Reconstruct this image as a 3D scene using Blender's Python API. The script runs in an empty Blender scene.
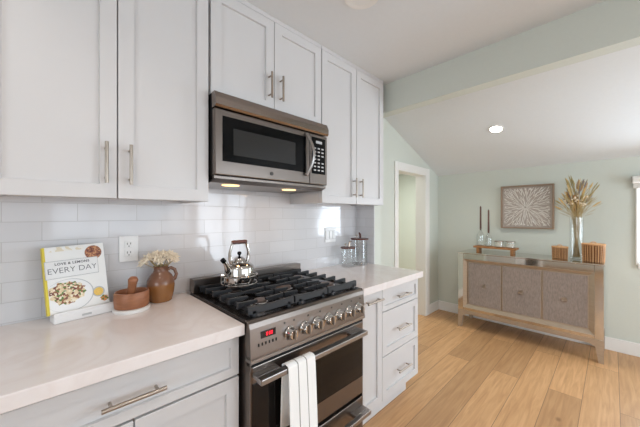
import bpy, bmesh, math, random
from mathutils import Vector, Matrix
PI = math.pi
S = bpy.context.scene
COL = S.collection
random.seed(7)

# ------------------------------------------------------------------ camera, world, lights, exposure
cam_d = bpy.data.cameras.new('camera'); cam = bpy.data.objects.new('camera', cam_d); COL.objects.link(cam)
YAW = 0.79968
cam.location = (0, 0, 1.34)
cam.rotation_euler = (PI/2, 0, YAW - PI/2)
cam_d.sensor_width = 36; cam_d.lens = 36*284.45/640; cam_d.shift_y = -1.4/640 * -1
cam_d.clip_start = 0.02
S.camera = cam

w = bpy.data.worlds.new('daylight'); S.world = w; w.use_nodes = True
bg = w.node_tree.nodes['Background']; bg.inputs['Color'].default_value = (0.85, 0.93, 1.0, 1); bg.inputs['Strength'].default_value = 2.4

def area(name, loc, rot, sx, sy, power, color):
    d = bpy.data.lights.new(name, 'AREA'); d.shape = 'RECTANGLE'; d.size = sx; d.size_y = sy
    d.energy = power; d.color = color
    o = bpy.data.objects.new(name, d); o.location = loc; o.rotation_euler = rot; COL.objects.link(o); return o
DAY = (0.75, 0.875, 1.0)
UP = math.radians(22)
area('daylight_rear_window', (1.12, -2.88, 1.5), (-PI/2-UP, 0, PI), 2.1, 1.1, 13, DAY)
area('added_side_daylight', (-2.48, -0.9, 1.4), (0, -PI/2, 0), 1.4, 2.1, 36, (0.72, 0.86, 1.0))  # added light from an unseen side window, for surfaces facing left
area('daylight_far_window', (4.20, -0.63, 1.26), (0, PI/2+.3, 0), 0.7, 0.85, 30, DAY)
area('added_door_daylight', (2.92, -2.90, 1.1), (-PI/2, 0, PI-.3), 1.3, 1.9, 62, DAY)  # added light from an unseen garden door, aimed at the far end

S.cycles.transparent_max_bounces = 32
S.view_settings.view_transform = 'Standard'; S.view_settings.look = 'None'
S.view_settings.gamma = 1; S.view_settings.use_curve_mapping = False
S.view_settings.exposure = 0.02

# ------------------------------------------------------------------ materials
def nt(name):
    m = bpy.data.materials.new(name); m.use_nodes = True
    return m, m.node_tree.nodes, m.node_tree.links, m.node_tree.nodes['Principled BSDF']
def rgb(r, g, b):
    f = lambda c: (c/255/12.92) if c/255 <= .04045 else ((c/255+.055)/1.055)**2.4
    return (f(r), f(g), f(b), 1)
def mat(name, c, rough=.5, metal=0, noise=0, scale=30, bump=0, spec=.5, stretch=(1, 1, 1), coat=0):
    m, N, L, P = nt(name)
    P.inputs['Roughness'].default_value = rough; P.inputs['Metallic'].default_value = metal
    P.inputs['Specular IOR Level'].default_value = spec; P.inputs['Coat Weight'].default_value = coat
    tc = N.new('ShaderNodeTexCoord'); mp = N.new('ShaderNodeMapping'); mp.inputs['Scale'].default_value = stretch
    nz = N.new('ShaderNodeTexNoise'); nz.inputs['Scale'].default_value = scale; nz.inputs['Detail'].default_value = 4
    L.new(tc.outputs['Object'], mp.inputs['Vector']); L.new(mp.outputs['Vector'], nz.inputs['Vector'])
    mx = N.new('ShaderNodeMix'); mx.data_type = 'RGBA'
    k = noise
    mx.inputs[6].default_value = (c[0]*(1-k), c[1]*(1-k), c[2]*(1-k), 1)
    mx.inputs[7].default_value = (min(1, c[0]*(1+k)), min(1, c[1]*(1+k)), min(1, c[2]*(1+k)), 1)
    L.new(nz.outputs['Fac'], mx.inputs[0]); L.new(mx.outputs[2], P.inputs['Base Color'])
    if bump:
        b = N.new('ShaderNodeBump'); b.inputs['Strength'].default_value = bump; b.inputs['Distance'].default_value = .0004
        L.new(nz.outputs['Fac'], b.inputs['Height']); L.new(b.outputs['Normal'], P.inputs['Normal'])
    return m
def glass(name, c=(1, 1, 1, 1), rough=0.0, k=.75):
    # thin clear glass: see-through, mirror-like towards grazing angles
    m, N, L, P = nt(name); N.remove(P)
    tr = N.new('ShaderNodeBsdfTransparent'); tr.inputs['Color'].default_value = c
    gl = N.new('ShaderNodeBsdfGlossy'); gl.inputs['Roughness'].default_value = .02
    fr = N.new('ShaderNodeLayerWeight'); fr.inputs['Blend'].default_value = .5
    pw = N.new('ShaderNodeMath'); pw.operation = 'POWER'; pw.inputs[1].default_value = 4; L.new(fr.outputs['Facing'], pw.inputs[0])
    mu = N.new('ShaderNodeMath'); mu.operation = 'MULTIPLY_ADD'; mu.inputs[1].default_value = k*.8; mu.inputs[2].default_value = .07; L.new(pw.outputs[0], mu.inputs[0])
    mx = N.new('ShaderNodeMixShader'); L.new(mu.outputs[0], mx.inputs[0]); L.new(tr.outputs[0], mx.inputs[1]); L.new(gl.outputs[0], mx.inputs[2])
    L.new(mx.outputs[0], N['Material Output'].inputs['Surface'])
    return m
def emit(name, c, s):
    m, N, L, P = nt(name)
    P.inputs['Base Color'].default_value = c; P.inputs['Emission Color'].default_value = c; P.inputs['Emission Strength'].default_value = s
    return m

M = {}
M['paint'] = mat('cabinet_paint', rgb(208, 205, 204), .38, noise=.015, scale=6)
M['ceiling'] = mat('ceiling_paint', rgb(225, 227, 228), .8, noise=.02, scale=40, bump=.05)
M['trim'] = mat('trim_paint', rgb(236, 233, 228), .4, noise=.01)
M['sage'] = mat('sage_wall_paint', rgb(208, 211, 201), .75, noise=.02, scale=60, bump=.05)
M['hall'] = mat('hall_paint', rgb(216, 219, 209), .75, noise=.02, scale=60)
M['offwhite'] = mat('plain_wall_paint', rgb(228, 226, 220), .75, noise=.02, scale=60)
M['steel'] = mat('brushed_steel', rgb(124, 115, 109), .3, 1, noise=.06, scale=60, stretch=(1, 40, 40))
M['steel_bright'] = mat('bright_steel', rgb(150, 138, 130), .17, 1, noise=.06, scale=60, stretch=(1, 40, 40))
M['steel_light'] = mat('satin_steel', rgb(158, 153, 150), .32, 1, noise=.04, scale=60, stretch=(1, 30, 30))
M['nickel'] = mat('brushed_nickel', rgb(172, 160, 148), .3, 1, noise=.05, scale=80)
M['chrome'] = mat('polished_chrome', rgb(200, 196, 192), .07, 1, noise=.02)
M['black'] = mat('black_gloss', rgb(10, 10, 11), .14, noise=.05, spec=.12)
M['black_glass'] = mat('dark_oven_glass', rgb(20, 16, 14), .06, noise=.05, spec=.3)
M['mesh_glass'] = mat('microwave_screen', rgb(44, 43, 42), .2, noise=.12, scale=900, spec=.25)
M['dark'] = mat('dark_recess', rgb(20, 19, 18), .6, noise=.05)
M['iron'] = mat('cast_iron', rgb(34, 35, 38), .5, noise=.25, scale=200, bump=.25)
M['enamel'] = mat('cooktop_enamel', rgb(40, 36, 34), .22, .5, noise=.1)
M['bronze'] = mat('burner_cap', rgb(120, 105, 98), .4, .7, noise=.1)
M['plastic'] = mat('white_plastic', rgb(236, 234, 232), .3, noise=.01)
M['grey_mark'] = mat('grey_marking', rgb(190, 190, 190), .4, noise=.02)
M['dark_mark'] = mat('dark_marking', rgb(50, 48, 46), .5, noise=.02)
M['red_led'] = emit('red_digits', (1, .02, .05, 1), 1.0)
M['led_panel'] = mat('display_panel', rgb(18, 8, 10), .1, noise=.02)
M['brownwood'] = mat('oiled_wood', rgb(152, 98, 66), .45, noise=.42, scale=26, stretch=(1, 1, 4), bump=.15)
M['darkwood'] = mat('dark_wood', rgb(92, 52, 42), .4, noise=.25, scale=30, stretch=(6, 1, 1))
M['marble'] = mat('white_marble', rgb(232, 228, 224), .3, noise=.04, scale=12)
M['glass'] = glass('clear_glass', (.985, .99, .988, 1))
M['pane'] = glass('window_pane', (.99, .99, .99, 1))
M['wax'] = mat('dark_wax', rgb(92, 58, 46), .45, noise=.05)
M['cream_wax'] = mat('cream_wax', rgb(226, 220, 208), .5, noise=.03)
M['linen'] = mat('towel_cloth', rgb(248, 246, 243), .95, noise=.02, scale=300)
M['stripe'] = mat('towel_stripe', rgb(158, 152, 146), .95, noise=.08, scale=500)
M['champagne'] = mat('champagne_finish', rgb(182, 164, 144), .33, .5, noise=.16, scale=14, stretch=(1, 1, 6))
M['mirror'] = mat('antiqued_mirror', rgb(206, 200, 190), .07, 1, noise=.06, scale=10)
M['grasscloth'] = mat('grasscloth_panel', rgb(150, 136, 127), .8, noise=.45, scale=110, stretch=(1, 1, .3), bump=.4)
M['wicker_dark'] = mat('wicker_weave', rgb(158, 106, 66), .65, noise=.3, scale=120, bump=.4)
M['wicker'] = mat('wicker', rgb(212, 162, 112), .6, noise=.3, scale=120, bump=.4)
M['riser'] = mat('warm_wood', rgb(164, 112, 66), .5, noise=.25, scale=18, stretch=(1, 6, 1))
M['framewood'] = mat('weathered_wood', rgb(150, 128, 108), .6, noise=.2, scale=26, stretch=(1, 3, 3))
M['artboard'] = mat('art_backing', rgb(176, 164, 154), .85, noise=.08, scale=60)
M['artwhite'] = mat('art_relief', rgb(240, 236, 230), .7, noise=.03)
M['bloom'] = mat('cream_bloom', rgb(240, 226, 204), .9, noise=.12, scale=120)
M['stem'] = mat('dry_stem', rgb(178, 156, 110), .8, noise=.2, scale=60)
M['straw'] = mat('straw_ear', rgb(222, 190, 128), .85, noise=.2, scale=120)
M['olive'] = mat('olive_ear', rgb(170, 154, 104), .85, noise=.2, scale=120)
M['rust'] = mat('rust_ear', rgb(186, 138, 82), .85, noise=.2, scale=120)
M['mauve'] = mat('mauve_ear', rgb(140, 130, 128), .85, noise=.2, scale=120)
M['pods'] = mat('pale_pods', rgb(232, 216, 190), .8, noise=.1)
M['blind'] = mat('blind_fabric', rgb(225, 220, 212), .9, noise=.04, scale=200)
M['lamp'] = emit('lamp_glow', (1, .95, .86, 1), 14)
M['lamp_warm'] = emit('warm_lamp_glow', (1, .66, .34, 1), 1.6)
M['lamp_off'] = mat('lamp_lens', rgb(236, 234, 230), .3, noise=.01)
M['paper'] = mat('book_cover_paper', rgb(238, 236, 232), .35, noise=.02, scale=15)
M['pages'] = mat('book_pages', rgb(232, 224, 208), .8, noise=.06, scale=200)
M['yellow'] = mat('yellow_spine', rgb(222, 200, 60), .45, noise=.03)
M['ink'] = mat('grey_ink', rgb(84, 82, 84), .6, noise=.02)
M['egg'] = mat('egg_yellow', rgb(236, 196, 96), .5, noise=.2, scale=200)

def ceramic():
    m, N, L, P = nt('stoneware_glaze'); P.inputs['Roughness'].default_value = .18
    tc = N.new('ShaderNodeTexCoord'); sx = N.new('ShaderNodeSeparateXYZ'); L.new(tc.outputs['Object'], sx.inputs[0])
    nz = N.new('ShaderNodeTexNoise'); nz.inputs['Scale'].default_value = 30; L.new(tc.outputs['Object'], nz.inputs['Vector'])
    ad = N.new('ShaderNodeMath'); ad.operation = 'MULTIPLY_ADD'; L.new(nz.outputs['Fac'], ad.inputs[0]); ad.inputs[1].default_value = .03; L.new(sx.outputs['Z'], ad.inputs[2])
    mr = N.new('ShaderNodeMapRange'); mr.inputs['From Min'].default_value = .0; mr.inputs['From Max'].default_value = .19; L.new(ad.outputs[0], mr.inputs['Value'])
    cr = N.new('ShaderNodeValToRGB'); e = cr.color_ramp.elements
    e[0].position = 0; e[0].color = rgb(150, 102, 60); e[1].position = 1; e[1].color = rgb(124, 88, 70)
    a = cr.color_ramp.elements.new(.50); a.color = rgb(148, 100, 58)
    a = cr.color_ramp.elements.new(.56); a.color = rgb(128, 88, 66)
    L.new(mr.outputs[0], cr.inputs[0]); L.new(cr.outputs[0], P.inputs['Base Color'])
    return m
M['stoneware'] = ceramic()

def tile_mat(name, axis):
    m, N, L, P = nt(name); P.inputs['Roughness'].default_value = .07
    tc = N.new('ShaderNodeTexCoord'); sx = N.new('ShaderNodeSeparateXYZ'); cb = N.new('ShaderNodeCombineXYZ')
    L.new(tc.outputs['Object'], sx.inputs[0])
    L.new(sx.outputs[axis], cb.inputs['X']); L.new(sx.outputs['Z'], cb.inputs['Y'])
    mp = N.new('ShaderNodeMapping'); mp.inputs['Location'].default_value = (.117, -.0, 0)
    mp.inputs['Location'].default_value = (.005 if axis == 'X' else .03, -1.312 + .078*20, 0)
    L.new(cb.outputs[0], mp.inputs['Vector'])
    br = N.new('ShaderNodeTexBrick'); br.inputs['Scale'].default_value = 1; br.inputs['Brick Width'].default_value = .222; br.inputs['Row Height'].default_value = .078
    br.inputs['Mortar Size'].default_value = .0016; br.inputs['Mortar Smooth'].default_value = .35; br.inputs['Bias'].default_value = 0
    br.inputs['Color1'].default_value = rgb(218, 216, 217); br.inputs['Color2'].default_value = rgb(212, 210, 211); br.inputs['Mortar'].default_value = rgb(200, 197, 196)
    L.new(mp.outputs[0], br.inputs['Vector']); L.new(br.outputs['Color'], P.inputs['Base Color'])
    nz = N.new('ShaderNodeTexNoise'); nz.inputs['Scale'].default_value = 14; nz.inputs['Detail'].default_value = 1; L.new(tc.outputs['Object'], nz.inputs['Vector'])
    b = N.new('ShaderNodeBump'); b.invert = True; b.inputs['Strength'].default_value = .5; b.inputs['Distance'].default_value = .001
    L.new(br.outputs['Fac'], b.inputs['Height'])
    b2 = N.new('ShaderNodeBump'); b2.inputs['Strength'].default_value = .12; b2.inputs['Distance'].default_value = .004
    L.new(nz.outputs['Fac'], b2.inputs['Height']); L.new(b.outputs['Normal'], b2.inputs['Normal']); L.new(b2.outputs['Normal'], P.inputs['Normal'])
    return m
M['tile_x'] = tile_mat('subway_tile', 'X'); M['tile_y'] = tile_mat('subway_tile_return', 'Y')

def floor_mat():
    m, N, L, P = nt('oak_planks'); P.inputs['Roughness'].default_value = .42
    tc = N.new('ShaderNodeTexCoord')
    mp = N.new('ShaderNodeMapping'); mp.inputs['Location'].default_value = (.3, -.155 + .19*20, 0); L.new(tc.outputs['Object'], mp.inputs['Vector'])
    br = N.new('ShaderNodeTexBrick'); br.inputs['Scale'].default_value = 1; br.inputs['Brick Width'].default_value = 1.9; br.inputs['Row Height'].default_value = .19
    br.offset = .37; br.inputs['Mortar Size'].default_value = .0016; br.inputs['Mortar Smooth'].default_value = .2; br.inputs['Bias'].default_value = 0
    br.inputs['Color1'].default_value = (0, 0, 0, 1); br.inputs['Color2'].default_value = (1, 1, 1, 1); br.inputs['Mortar'].default_value = (.5, .5, .5, 1)
    L.new(mp.outputs[0], br.inputs['Vector'])
    g = N.new('ShaderNodeMapping'); g.inputs['Scale'].default_value = (1.2, 16, 1); L.new(tc.outputs['Object'], g.inputs['Vector'])
    ad = N.new('ShaderNodeVectorMath'); ad.operation = 'ADD'; L.new(g.outputs[0], ad.inputs[0])
    sc = N.new('ShaderNodeVectorMath'); sc.operation = 'SCALE'; sc.inputs['Scale'].default_value = 7; L.new(br.outputs['Color'], sc.inputs[0]); L.new(sc.outputs[0], ad.inputs[1])
    n1 = N.new('ShaderNodeTexNoise'); n1.inputs['Scale'].default_value = 2.2; n1.inputs['Detail'].default_value = 8; n1.inputs['Distortion'].default_value = 1.2; L.new(ad.outputs[0], n1.inputs['Vector'])
    n2 = N.new('ShaderNodeTexNoise'); n2.inputs['Scale'].default_value = 1.6; n2.inputs['Detail'].default_value = 2; L.new(tc.outputs['Object'], n2.inputs['Vector'])
    cr = N.new('ShaderNodeValToRGB'); e = cr.color_ramp.elements
    e[0].position = .25; e[0].color = rgb(178, 138, 98); e[1].position = .75; e[1].color = rgb(208, 170, 128)
    a = cr.color_ramp.elements.new(.5); a.color = rgb(195, 155, 113)
    L.new(n1.outputs['Fac'], cr.inputs[0])
    hs = N.new('ShaderNodeMix'); hs.data_type = 'RGBA'; hs.blend_type = 'MULTIPLY'; hs.inputs[0].default_value = 1
    c2 = N.new('ShaderNodeValToRGB'); e = c2.color_ramp.elements; e[0].color = (.76, .69, .62, 1); e[1].color = (1.2, 1.12, 1.04, 1)
    mx = N.new('ShaderNodeMath'); mx.operation = 'MULTIPLY_ADD'; mx.inputs[1].default_value = .8; L.new(br.outputs['Color'], mx.inputs[0])
    ml = N.new('ShaderNodeMath'); ml.operation = 'MULTIPLY'; ml.inputs[1].default_value = .4; L.new(n2.outputs['Fac'], ml.inputs[0]); L.new(ml.outputs[0], mx.inputs[2])
    L.new(mx.outputs[0], c2.inputs[0]); L.new(cr.outputs[0], hs.inputs[6]); L.new(c2.outputs[0], hs.inputs[7])
    # knots
    vm = N.new('ShaderNodeMapping'); vm.inputs['Scale'].default_value = (1.9, 3.4, 1); L.new(tc.outputs['Object'], vm.inputs['Vector'])
    vo = N.new('ShaderNodeTexVoronoi'); vo.inputs['Scale'].default_value = 1.25; L.new(vm.outputs[0], vo.inputs['Vector'])
    kr = N.new('ShaderNodeMapRange'); kr.inputs['From Min'].default_value = .03; kr.inputs['From Max'].default_value = .085; kr.inputs['To Min'].default_value = .65; kr.inputs['To Max'].default_value = 0; L.new(vo.outputs['Distance'], kr.inputs['Value'])
    kn = N.new('ShaderNodeMix'); kn.data_type = 'RGBA'; kn.inputs[7].default_value = rgb(112, 76, 46); L.new(kr.outputs[0], kn.inputs[0]); L.new(hs.outputs[2], kn.inputs[6])
    # seams
    sm = N.new('ShaderNodeMix'); sm.data_type = 'RGBA'; sm.inputs[7].default_value = rgb(88, 62, 42)
    fm = N.new('ShaderNodeMath'); fm.operation = 'MULTIPLY'; fm.inputs[1].default_value = .8; L.new(br.outputs['Fac'], fm.inputs[0]); L.new(fm.outputs[0], sm.inputs[0]); L.new(kn.outputs[2], sm.inputs[6])
    L.new(sm.outputs[2], P.inputs['Base Color'])
    b = N.new('ShaderNodeBump'); b.inputs['Strength'].default_value = .15; b.inputs['Distance'].default_value = .002; L.new(n1.outputs['Fac'], b.inputs['Height']); L.new(b.outputs['Normal'], P.inputs['Normal'])
    return m
M['floor'] = floor_mat()

def counter_mat():
    m, N, L, P = nt('pale_quartz'); P.inputs['Roughness'].default_value = .16
    tc = N.new('ShaderNodeTexCoord')
    n1 = N.new('ShaderNodeTexNoise'); n1.inputs['Scale'].default_value = 3.2; n1.inputs['Detail'].default_value = 7; n1.inputs['Distortion'].default_value = 1.6; L.new(tc.outputs['Object'], n1.inputs['Vector'])
    cr = N.new('ShaderNodeValToRGB'); e = cr.color_ramp.elements
    e[0].position = .40; e[0].color = rgb(236, 228, 225); e[1].position = .6; e[1].color = rgb(235, 227, 224)
    a = cr.color_ramp.elements.new(.5); a.color = rgb(231, 221, 217)
    L.new(n1.outputs['Fac'], cr.inputs[0]); L.new(cr.outputs[0], P.inputs['Base Color'])
    return m
M['quartz'] = counter_mat()

def salad_mat(name, cols, scale):
    m, N, L, P = nt(name); P.inputs['Roughness'].default_value = .45
    tc = N.new('ShaderNodeTexCoord'); vo = N.new('ShaderNodeTexVoronoi'); vo.inputs['Scale'].default_value = scale; L.new(tc.outputs['Object'], vo.inputs['Vector'])
    sp = N.new('ShaderNodeSeparateColor'); L.new(vo.outputs['Color'], sp.inputs[0])
    cr = N.new('ShaderNodeValToRGB'); cr.color_ramp.interpolation = 'CONSTANT'; e = cr.color_ramp.elements
    e[0].position = 0; e[0].color = cols[0]; e[1].position = 1/len(cols); e[1].color = cols[1]
    for i, c in enumerate(cols[2:], 2):
        a = cr.color_ramp.elements.new(i/len(cols)); a.color = c
    L.new(sp.outputs[0], cr.inputs[0]); L.new(cr.outputs[0], P.inputs['Base Color']); return m
M['salad'] = salad_mat('salad_print', [rgb(226, 206, 168), rgb(120, 64, 52), rgb(214, 190, 150), rgb(92, 122, 52), rgb(236, 224, 200), rgb(150, 96, 62), rgb(222, 200, 160)], 150)
M['berries'] = salad_mat('stew_print', [rgb(150, 90, 60), rgb(110, 60, 46), rgb(196, 140, 96), rgb(166, 104, 70)], 160)
M['garnish'] = salad_mat('garnish_print', [rgb(196, 120, 62), rgb(92, 122, 52), rgb(214, 150, 90)], 170)
M['marbled'] = salad_mat('soft_print', [rgb(238, 234, 226), rgb(228, 216, 190), rgb(240, 238, 234)], 90)

# ------------------------------------------------------------------ mesh helpers (world coordinates, moved into the thing's frame on linking)
def link(name, bm, m, parent=None, smooth=False, org=None):
    me = bpy.data.meshes.new(name)
    bmesh.ops.recalc_face_normals(bm, faces=bm.faces[:])
    o_root = org
    if parent is not None:
        r = parent
        off = Vector((0, 0, 0))
        while r is not None: off += Vector(r.location); r = r.parent
        bmesh.ops.translate(bm, verts=bm.verts[:], vec=-off)
    elif org is not None:
        bmesh.ops.translate(bm, verts=bm.verts[:], vec=-Vector(org))
    bm.to_mesh(me); bm.free()
    for mm in (m if isinstance(m, (list, tuple)) else [m]): me.materials.append(M[mm])
    if smooth:
        for p in me.polygons: p.use_smooth = True
        try: me.set_sharp_from_angle(angle=math.radians(35))
        except Exception: pass
    o = bpy.data.objects.new(name, me); COL.objects.link(o)
    if parent is not None: o.parent = parent
    elif org is not None: o.location = org
    return o
def thing(name, label, cat, loc, group=None):
    o = bpy.data.objects.new(name, None); COL.objects.link(o); o.location = loc; o.empty_display_size = .05
    return tag(o, label, cat, group)
def tag(o, label, cat, group=None):
    o['label'] = label; o['category'] = cat
    if group: o['group'] = group
    return o
def struct(name, bm, m, smooth=False, parent=None):
    o = link(name, bm, m, parent, smooth); o['kind'] = 'structure'; return o
def dup(root, loc, label=None, group=None):
    r = root.copy(); COL.objects.link(r); r.location = loc
    if label: r['label'] = label
    if group: r['group'] = group
    for ch in list(root.children):
        c = ch.copy(); COL.objects.link(c); c.parent = r
        for g in ch.children:
            d = g.copy(); COL.objects.link(d); d.parent = c
    return r
def NB(): return bmesh.new()
def box(bm, x0, x1, y0, y1, z0, z1, bev=0, seg=2, mi=0):
    t = bmesh.new()
    bmesh.ops.create_cube(t, size=1)
    for v in t.verts: v.co = Vector((x0+(v.co.x+.5)*(x1-x0), y0+(v.co.y+.5)*(y1-y0), z0+(v.co.z+.5)*(z1-z0)))
    if bev: bmesh.ops.bevel(t, geom=t.edges[:], offset=bev, segments=seg, affect='EDGES', profile=.5)
    join(bm, t, mi)
def join(bm, t, mi=0, mtx=None):
    if mtx is not None: bmesh.ops.transform(t, matrix=mtx, verts=t.verts[:])
    mp = {}
    for v in t.verts: mp[v] = bm.verts.new(v.co)
    for f in t.faces:
        try: nf = bm.faces.new([mp[v] for v in f.verts]); nf.material_index = mi
        except ValueError: pass
    t.free()
def rbox(x0, x1, y0, y1, z0, z1, bev=0, seg=2):
    b = NB(); box(b, x0, x1, y0, y1, z0, z1, bev, seg); return b
def lathe(bm, prof, c=(0, 0, 0), axis='Z', n=32, mi=0, close=False, sx=1, sy=1):
    rings = []
    for r, h in prof:
        ring = []
        if r < 1e-6: ring = [bm.verts.new(_ax(0, 0, h, c, axis))]
        else:
            for i in range(n):
                a = 2*PI*i/n; ring.append(bm.verts.new(_ax(r*math.cos(a)*sx, r*math.sin(a)*sy, h, c, axis)))
        rings.append(ring)
    for A, B in zip(rings, rings[1:]):
        for i in range(n):
            j = (i+1) % n
            if len(A) == 1 and len(B) == 1: continue
            if len(A) == 1: f = bm.faces.new((A[0], B[i], B[j]))
            elif len(B) == 1: f = bm.faces.new((A[i], A[j], B[0]))
            else: f = bm.faces.new((A[i], A[j], B[j], B[i]))
            f.material_index = mi
def _ax(x, y, h, c, axis):
    if axis == 'Z': v = (x, y, h)
    elif axis == 'Y': v = (x, h, y)
    else: v = (h, x, y)
    return Vector(v) + Vector(c)
def tube(bm, pts, r, n=10, cap=True, mi=0, flat=1):
    pts = [Vector(p) for p in pts]; rs = r if isinstance(r, (list, tuple)) else [r]*len(pts)
    rings = []; up = None
    for i, p in enumerate(pts):
        d = (pts[min(i+1, len(pts)-1)] - pts[max(i-1, 0)]).normalized()
        if up is None:
            up = Vector((0, 0, 1)) if abs(d.z) < .9 else Vector((1, 0, 0))
        s = d.cross(up).normalized(); up = s.cross(d).normalized()
        rings.append([bm.verts.new(p + (s*math.cos(2*PI*k/n) + up*flat*math.sin(2*PI*k/n))*rs[i]) for k in range(n)])
    for A, B in zip(rings, rings[1:]):
        for k in range(n):
            f = bm.faces.new((A[k], A[(k+1) % n], B[(k+1) % n], B[k])); f.material_index = mi
    if cap:
        bm.faces.new(rings[0][::-1]).material_index = mi; bm.faces.new(rings[-1]).material_index = mi
def prism(bm, poly, axis, a, b, mi=0):
    # poly 2-D points; axis 'X': (y,z), 'Y': (x,z), 'Z': (x,y)
    def P(p, h): return {'X': (h, p[0], p[1]), 'Y': (p[0], h, p[1]), 'Z': (p[0], p[1], h)}[axis]
    A = [bm.verts.new(P(p, a)) for p in poly]; B = [bm.verts.new(P(p, b)) for p in poly]
    bm.faces.new(A[::-1]).material_index = mi; bm.faces.new(B).material_index = mi
    for i in range(len(poly)):
        j = (i+1) % len(poly); bm.faces.new((A[i], A[j], B[j], B[i])).material_index = mi
def arc(c, r, a0, a1, n, plane='XZ', ry=None):
    ry = ry or r; out = []
    for i in range(n+1):
        t = a0+(a1-a0)*i/n; u, v = r*math.cos(t), ry*math.sin(t)
        out.append(Vector(c) + Vector({'XZ': (u, 0, v), 'YZ': (0, u, v), 'XY': (u, v, 0)}[plane]))
    return out

# ------------------------------------------------------------------ the setting
WY = 1.64            # kitchen wall
FX = 4.037           # far wall
DY = 1.737           # doorway wall
CZ = 2.43            # kitchen ceiling
RX = 2.055           # tiled return
BY = -2.75; LX = -2.35
slope = lambda x: 1.895 + .367*(FX - x)

struct('floor', rbox(LX-.1, 5.0, BY-.1, 3.1, -.05, 0), 'floor')
b = NB(); box(b, LX-.1, RX, WY, WY+.1, 0, CZ); struct('wall_kitchen', b, 'offwhite')
b = NB(); box(b, -.95, RX, WY-.008, WY, .90, 1.56); struct('wall_backsplash', b, 'tile_x')
b = NB(); box(b, RX, 2.15, 1.437, DY+.1, 0, CZ); struct('wall_return', b, 'sage')
b = NB(); box(b, RX-.008, RX, 1.437, WY-.008, .915, 1.56); struct('wall_backsplash_return', b, 'tile_y')
# doorway wall with opening x 2.93-3.64, z 0-1.87
b = NB(); box(b, 2.15, 2.93, DY, DY+.12, 0, 2.75); box(b, 3.64, FX+.1, DY, DY+.12, 0, 2.75); box(b, 2.93, 3.64, DY, DY+.12, 1.875, 2.75); struct('wall_left', b, 'sage')
b = NB(); box(b, 2.865, 2.93, DY-.016, DY, 0, 1.955, .003); box(b, 3.64, 3.735, DY-.016, DY, 0, 1.955, .003); box(b, 2.93, 3.64, DY-.016, DY, 1.875, 1.955, .003)
box(b, 2.93, 2.945, DY-.012, DY+.13, 0, 1.875); box(b, 3.625, 3.64, DY-.012, DY+.13, 0, 1.875); box(b, 2.945, 3.625, DY-.012, DY+.13, 1.86, 1.875)
struct('door_1', b, 'trim')
# hall beyond
b = NB(); box(b, 2.2, 4.9, 2.95, 3.05, 0, 2.2); box(b, 2.2, 2.3, DY+.12, 2.95, 0, 2.2); box(b, 4.8, 4.9, DY+.12, 2.95, 0, 2.2); struct('wall_hall', b, 'hall')
struct('ceiling_hall', rbox(2.2, 4.9, DY+.12, 3.05, 2.1, 2.2), 'ceiling')
# far wall with window y -1.10..-.16, z .88..1.66
b = NB(); wy0, wy1, wz0, wz1 = -1.10, -.165, .885, 1.66
box(b, FX, FX+.12, wy1, DY, 0, 1.95); box(b, FX, FX+.12, BY-.1, wy0, 0, 1.95); box(b, FX, FX+.12, wy0, wy1, 0, wz0); box(b, FX, FX+.12, wy0, wy1, wz1, 1.95)
struct('wall_far', b, 'sage')
def window(name, mk, y0, y1, z0, z1, mull, t=.045):
    # mk(u0,u1,d0,d1,z0,z1) -> box tuple ; u along the wall, d depth
    b = NB()
    for (u0, u1, a0, a1) in ((y0, y0+t, z0, z1), (y1-t, y1, z0, z1), (y0+t, y1-t, z0, z0+t), (y0+t, y1-t, z1-t, z1)): box(b, *mk(u0, u1, .02, .11, a0, a1), .003)
    for i in range(mull):
        u = y0 + (y1-y0)*(i+1)/(mull+1); box(b, *mk(u-.025, u+.025, .03, .10, z0+t, z1-t), .003)
    o = struct(name, b, 'trim')
    g = NB(); box(g, *mk(y0+t, y1-t, .062, .066, z0+t, z1-t)); p = link('window_glass', g, 'pane', o)
    return o
fx = lambda u0, u1, d0, d1, z0, z1: (FX+d0, FX+d1, u0, u1, z0, z1)
window('window_1', fx, wy0, wy1, wz0, wz1, 0, .022)
b = NB(); box(b, FX-.016, FX, wy1-.002, wy1+.014, wz0-.02, wz1+.05, .003); box(b, FX-.016, FX, wy0-.045, wy0+.002, wz0-.05, wz1+.05, .003); box(b, FX-.016, FX, wy0+.002, wy1-.002, wz1-.002, wz1+.05, .003); box(b, FX-.024, FX, wy0+.002, wy1-.002, wz0-.05, wz0+.002, .003)
struct('trim_2', b, 'trim')
# rear and side walls with windows, some added for light (behind the camera)
b = NB(); Y0, Y1 = BY-.1, BY
box(b, LX-.1, .05, Y0, Y1, 0, 2.9); box(b, .05, 2.2, Y0, Y1, 0, .95); box(b, .05, 2.2, Y0, Y1, 2.1, 2.9); box(b, 2.2, 2.25, Y0, Y1, 0, 2.9); box(b, 2.25, 3.6, Y0, Y1, 2.05, 2.9); box(b, 3.6, FX+.12, Y0, Y1, 0, 2.9)
struct('wall_rear', b, 'offwhite')
fy = lambda u0, u1, d0, d1, z0, z1: (u0, u1, BY-d1, BY-d0, z0, z1)
window('window_2', fy, .05, 2.2, .95, 2.1, 3)
window('door_2', fy, 2.25, 3.6, 0.0, 2.05, 1)  # unseen glazed door, added and placed to light the far wall
b = NB(); box(b, LX-.1, LX, BY, -2.0, 0, 2.5); box(b, LX-.1, LX, .2, WY, 0, 2.5); box(b, LX-.1, LX, -2.0, .2, 0, .6); box(b, LX-.1, LX, -2.0, .2, 2.1, 2.5)
struct('wall_side', b, 'offwhite')
fl = lambda u0, u1, d0, d1, z0, z1: (LX-d1, LX-d0, u0, u1, z0, z1)
window('window_3', fl, -2.0, .2, .6, 2.1, 2)  # unseen side window, added to carry light in from the left
struct('ceiling', rbox(LX-.1, 2.055, BY-.1, WY+.1, CZ, CZ+.1), 'ceiling')
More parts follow.
